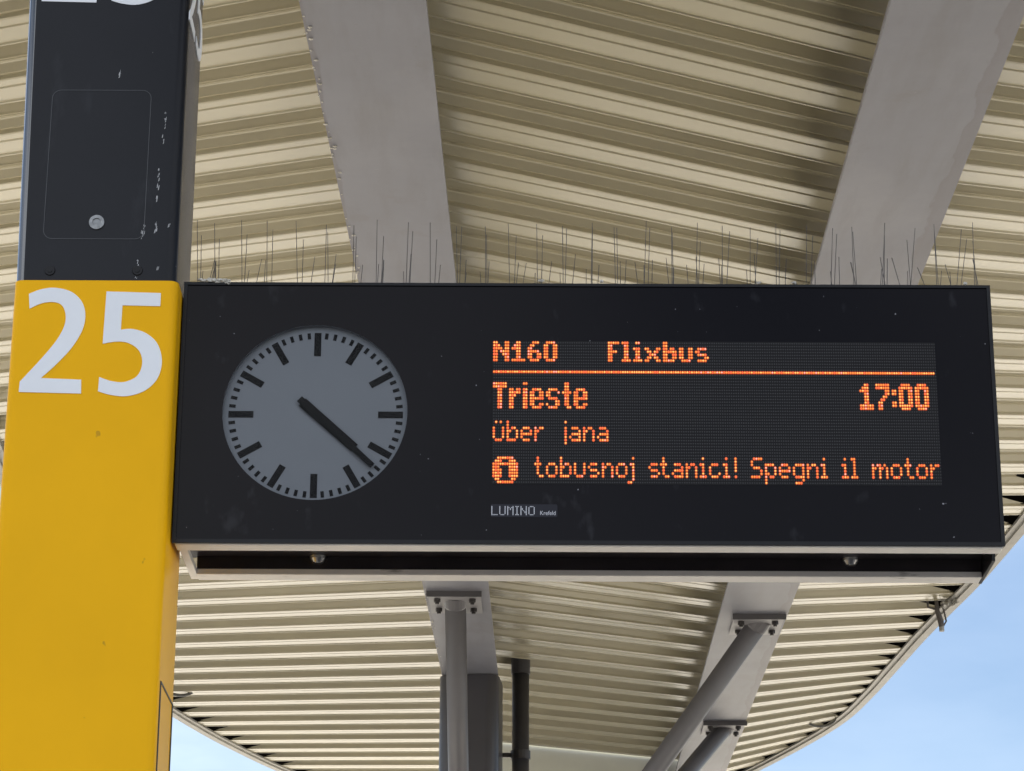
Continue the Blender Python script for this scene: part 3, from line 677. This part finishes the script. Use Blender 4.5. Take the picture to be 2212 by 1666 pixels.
# ---- dirt on the top left corner of the board
bm = bmesh.new()
for px, py, r in [(432, 604, 3), (440, 607, 4), (452, 605, 5), (463, 606, 4), (474, 606, 5), (486, 605, 4), (492, 611, 3.5), (494, 606, 3), (470, 609, 3), (1170, 607, 4), (1300, 608, 2.5), (1640, 611, 3), (1715, 611, 3), (2085, 613, 3)]:
    p = onY(px, py, YS - .001); rr = r * 1.25 * p.y * 1.06 / F
    bmesh.ops.create_icosphere(bm, subdivisions=2, radius=rr, matrix=Matrix.Translation(p) @ Matrix.Diagonal((1.3, .8, .6, 1)))
for v in bm.verts: v.co += Vector((random.uniform(-1, 1), random.uniform(-1, 1), random.uniform(-1, 1))) * .0025
obj('crusted_dirt', bm, M_drop, brd)['kind'] = 'stuff'
# ------------------------------------------------------------------ bird spikes on the board
cl_x = [428, 470, 524, 580, 645, 703, 762, 815, 876, 931, 988, 1047, 1103, 1160, 1216, 1274, 1330, 1390, 1449, 1500, 1561, 1617, 1676, 1740, 1790, 1845, 1902, 1962, 2020, 2062, 2100]
names = ['leftmost wire spike strip on top of the board, beside the pillar', 'second wire spike strip from the pillar on the board top', 'wire spike strip on the board top above the gap between clock and screen', 'fourth wire spike strip from the pillar, above the screen text', 'fifth wire spike strip from the pillar on the board top', 'last wire spike strip at the free right end of the board']
for si in range(6):
    cs = cl_x[si * 5: si * 5 + 5] + ([cl_x[30]] if si == 5 else [])
    yc = YS + .12; xs_ = [onY(x, 600, yc).x for x in cs]
    st = thing('bird_spike_strip', names[si], 'bird spikes', (sum(xs_) / len(xs_), yc, ZT), 'bird spike strips on the display board')
    bm = bmesh.new(); e0 = max(BL + .01, xs_[0] - .03); e1 = min(BR - .01, xs_[-1] + .03)
    box(bm, (e0, yc - .02, ZT + .0004), (e1, yc + .02, ZT + .006)); obj('base_strip', bm, M_wire, st)
    for x in xs_:
        wires = [(random.uniform(-.004, .004), -.075, random.uniform(476, 492)), (random.uniform(.006, .016), -.065, random.uniform(490, 520))]
        wires += [(random.uniform(-.02, .04), .07, random.uniform(548, 575)) for _ in range(random.choice((1, 1, 2)))] + ([(random.uniform(-.02, .03), .05, random.uniform(570, 590))] if random.random() < .6 else [])
        for k, (dx, dy, py) in enumerate(wires):
            tip = onY(1106, py, yc + dy); lean = random.uniform(-.006, .006) * (3 if si == 5 else 1)
            tip = Vector((x + dx + lean, yc + dy, tip.z))
            bm = bmesh.new(); tube(bm, [(x + dx * .7, yc + dy * .15, ZT + .004), tip], [.00095, .0008], 5); obj('spike', bm, M_wire, st)
# ------------------------------------------------------------------ small fittings under the roof edge
def on_bay(px, py, px0, Rf, drop=0.0):
    best = None; s = 4.0
    while s < s_at(1730):
        p = beam_pt(px0, s, HANG); d = Rf(s); a = proj(p); b_ = proj(p + d * 6)
        f_ = (px - a[0]) / (b_[0] - a[0])
        if 0 <= f_ <= 1:
            u = 6 * f_ * a[2] / (b_[2] - f_ * (b_[2] - a[2])); y = proj(p + d * u)[1]
            if best is None or abs(y - py) < best[0]: best = (abs(y - py), p + d * u)
        s += .05
    return best[1] + Vector((0, 0, drop))
def loop(px, py, px0, Rf, hw, sag, label):
    p = on_bay(px, py, px0, Rf); bm = bmesh.new()
    tube(bm, [p + Vector((hw * math.cos(a), 0, .03 - sag * math.sin(a))) for a in [math.pi * k / 14 for k in range(15)]], [.006 + .006 * math.sin(math.pi * k / 14) for k in range(15)], 10)
    o = obj('cable_loop', bm, M_loop, smooth=True); tag(o, label, 'cable', 'cable loops under the roof edge')
M_loop = simple('grey_cable', (.17, .17, .165), rough=.4)
loop(391, 1496, B1L, lambda s: R_left, .11, .055, 'short grey cable loop under the left roof edge beside the yellow pillar')
loop(1772, 1558, B2R, R_right, .13, .075, 'short grey cable loop under the right roof edge near the lower struts')
# loose clamp with strap at the right roof edge
p = on_bay(2030, 1296, B2R, R_right, -.02)
cl = thing('hanging_clamp', 'rusty grey clamp with strap hanging from the right roof edge', 'clamp', p)
M_foam = simple('old_foam', (.36, .35, .32), rough=.9, var=.3, scale=50)
M_rust = simple('rusty_metal', (.10, .09, .085), rough=.7, var=.3, scale=40)
bm = bmesh.new(); tube(bm, [p + Vector((-.10, 0, .02)), p + Vector((-.10, 0, -.03)), p + Vector((-.05, 0, -.045)), p + Vector((0, 0, -.03))], .010, 8); tube(bm, [p + Vector((-.03, 0, .06)), p + Vector((-.025, 0, -.06)), p + Vector((0, 0, -.15)), p + Vector((.004, 0, -.20))], [.012, .02, .026, .022], 10); obj('hook', bm, M_rust, cl)
bm = bmesh.new(); tube(bm, [p + Vector((.01, 0, .0)), p + Vector((.03, 0, -.06)), p + Vector((.045, 0, -.15)), p + Vector((.02, 0, -.19))], .007, 6); obj('strap', bm, M_rust, cl)
bm = bmesh.new(); tube(bm, [p + Vector((.004, 0, -.19)), p + Vector((.005, 0, -.235))], .022, 10); obj('end_cap', bm, M_gal, cl)
bm = bmesh.new()
for k in range(60):
    f_ = random.random(); q = p + Vector((.02 + .17 * f_ + random.uniform(-.035, .035), random.uniform(-.09, -.03), -.02 + .12 * f_ + random.uniform(-.04, .04)))
    bmesh.ops.create_icosphere(bm, subdivisions=1, radius=random.uniform(.008, .022), matrix=Matrix.Translation(q))
for v in bm.verts: v.co += Vector((random.uniform(-1, 1), random.uniform(-1, 1), random.uniform(-1, 1))) * .006
obj('expanding_foam', bm, M_foam, cl)

cl.scale = (.8, .8, .8)
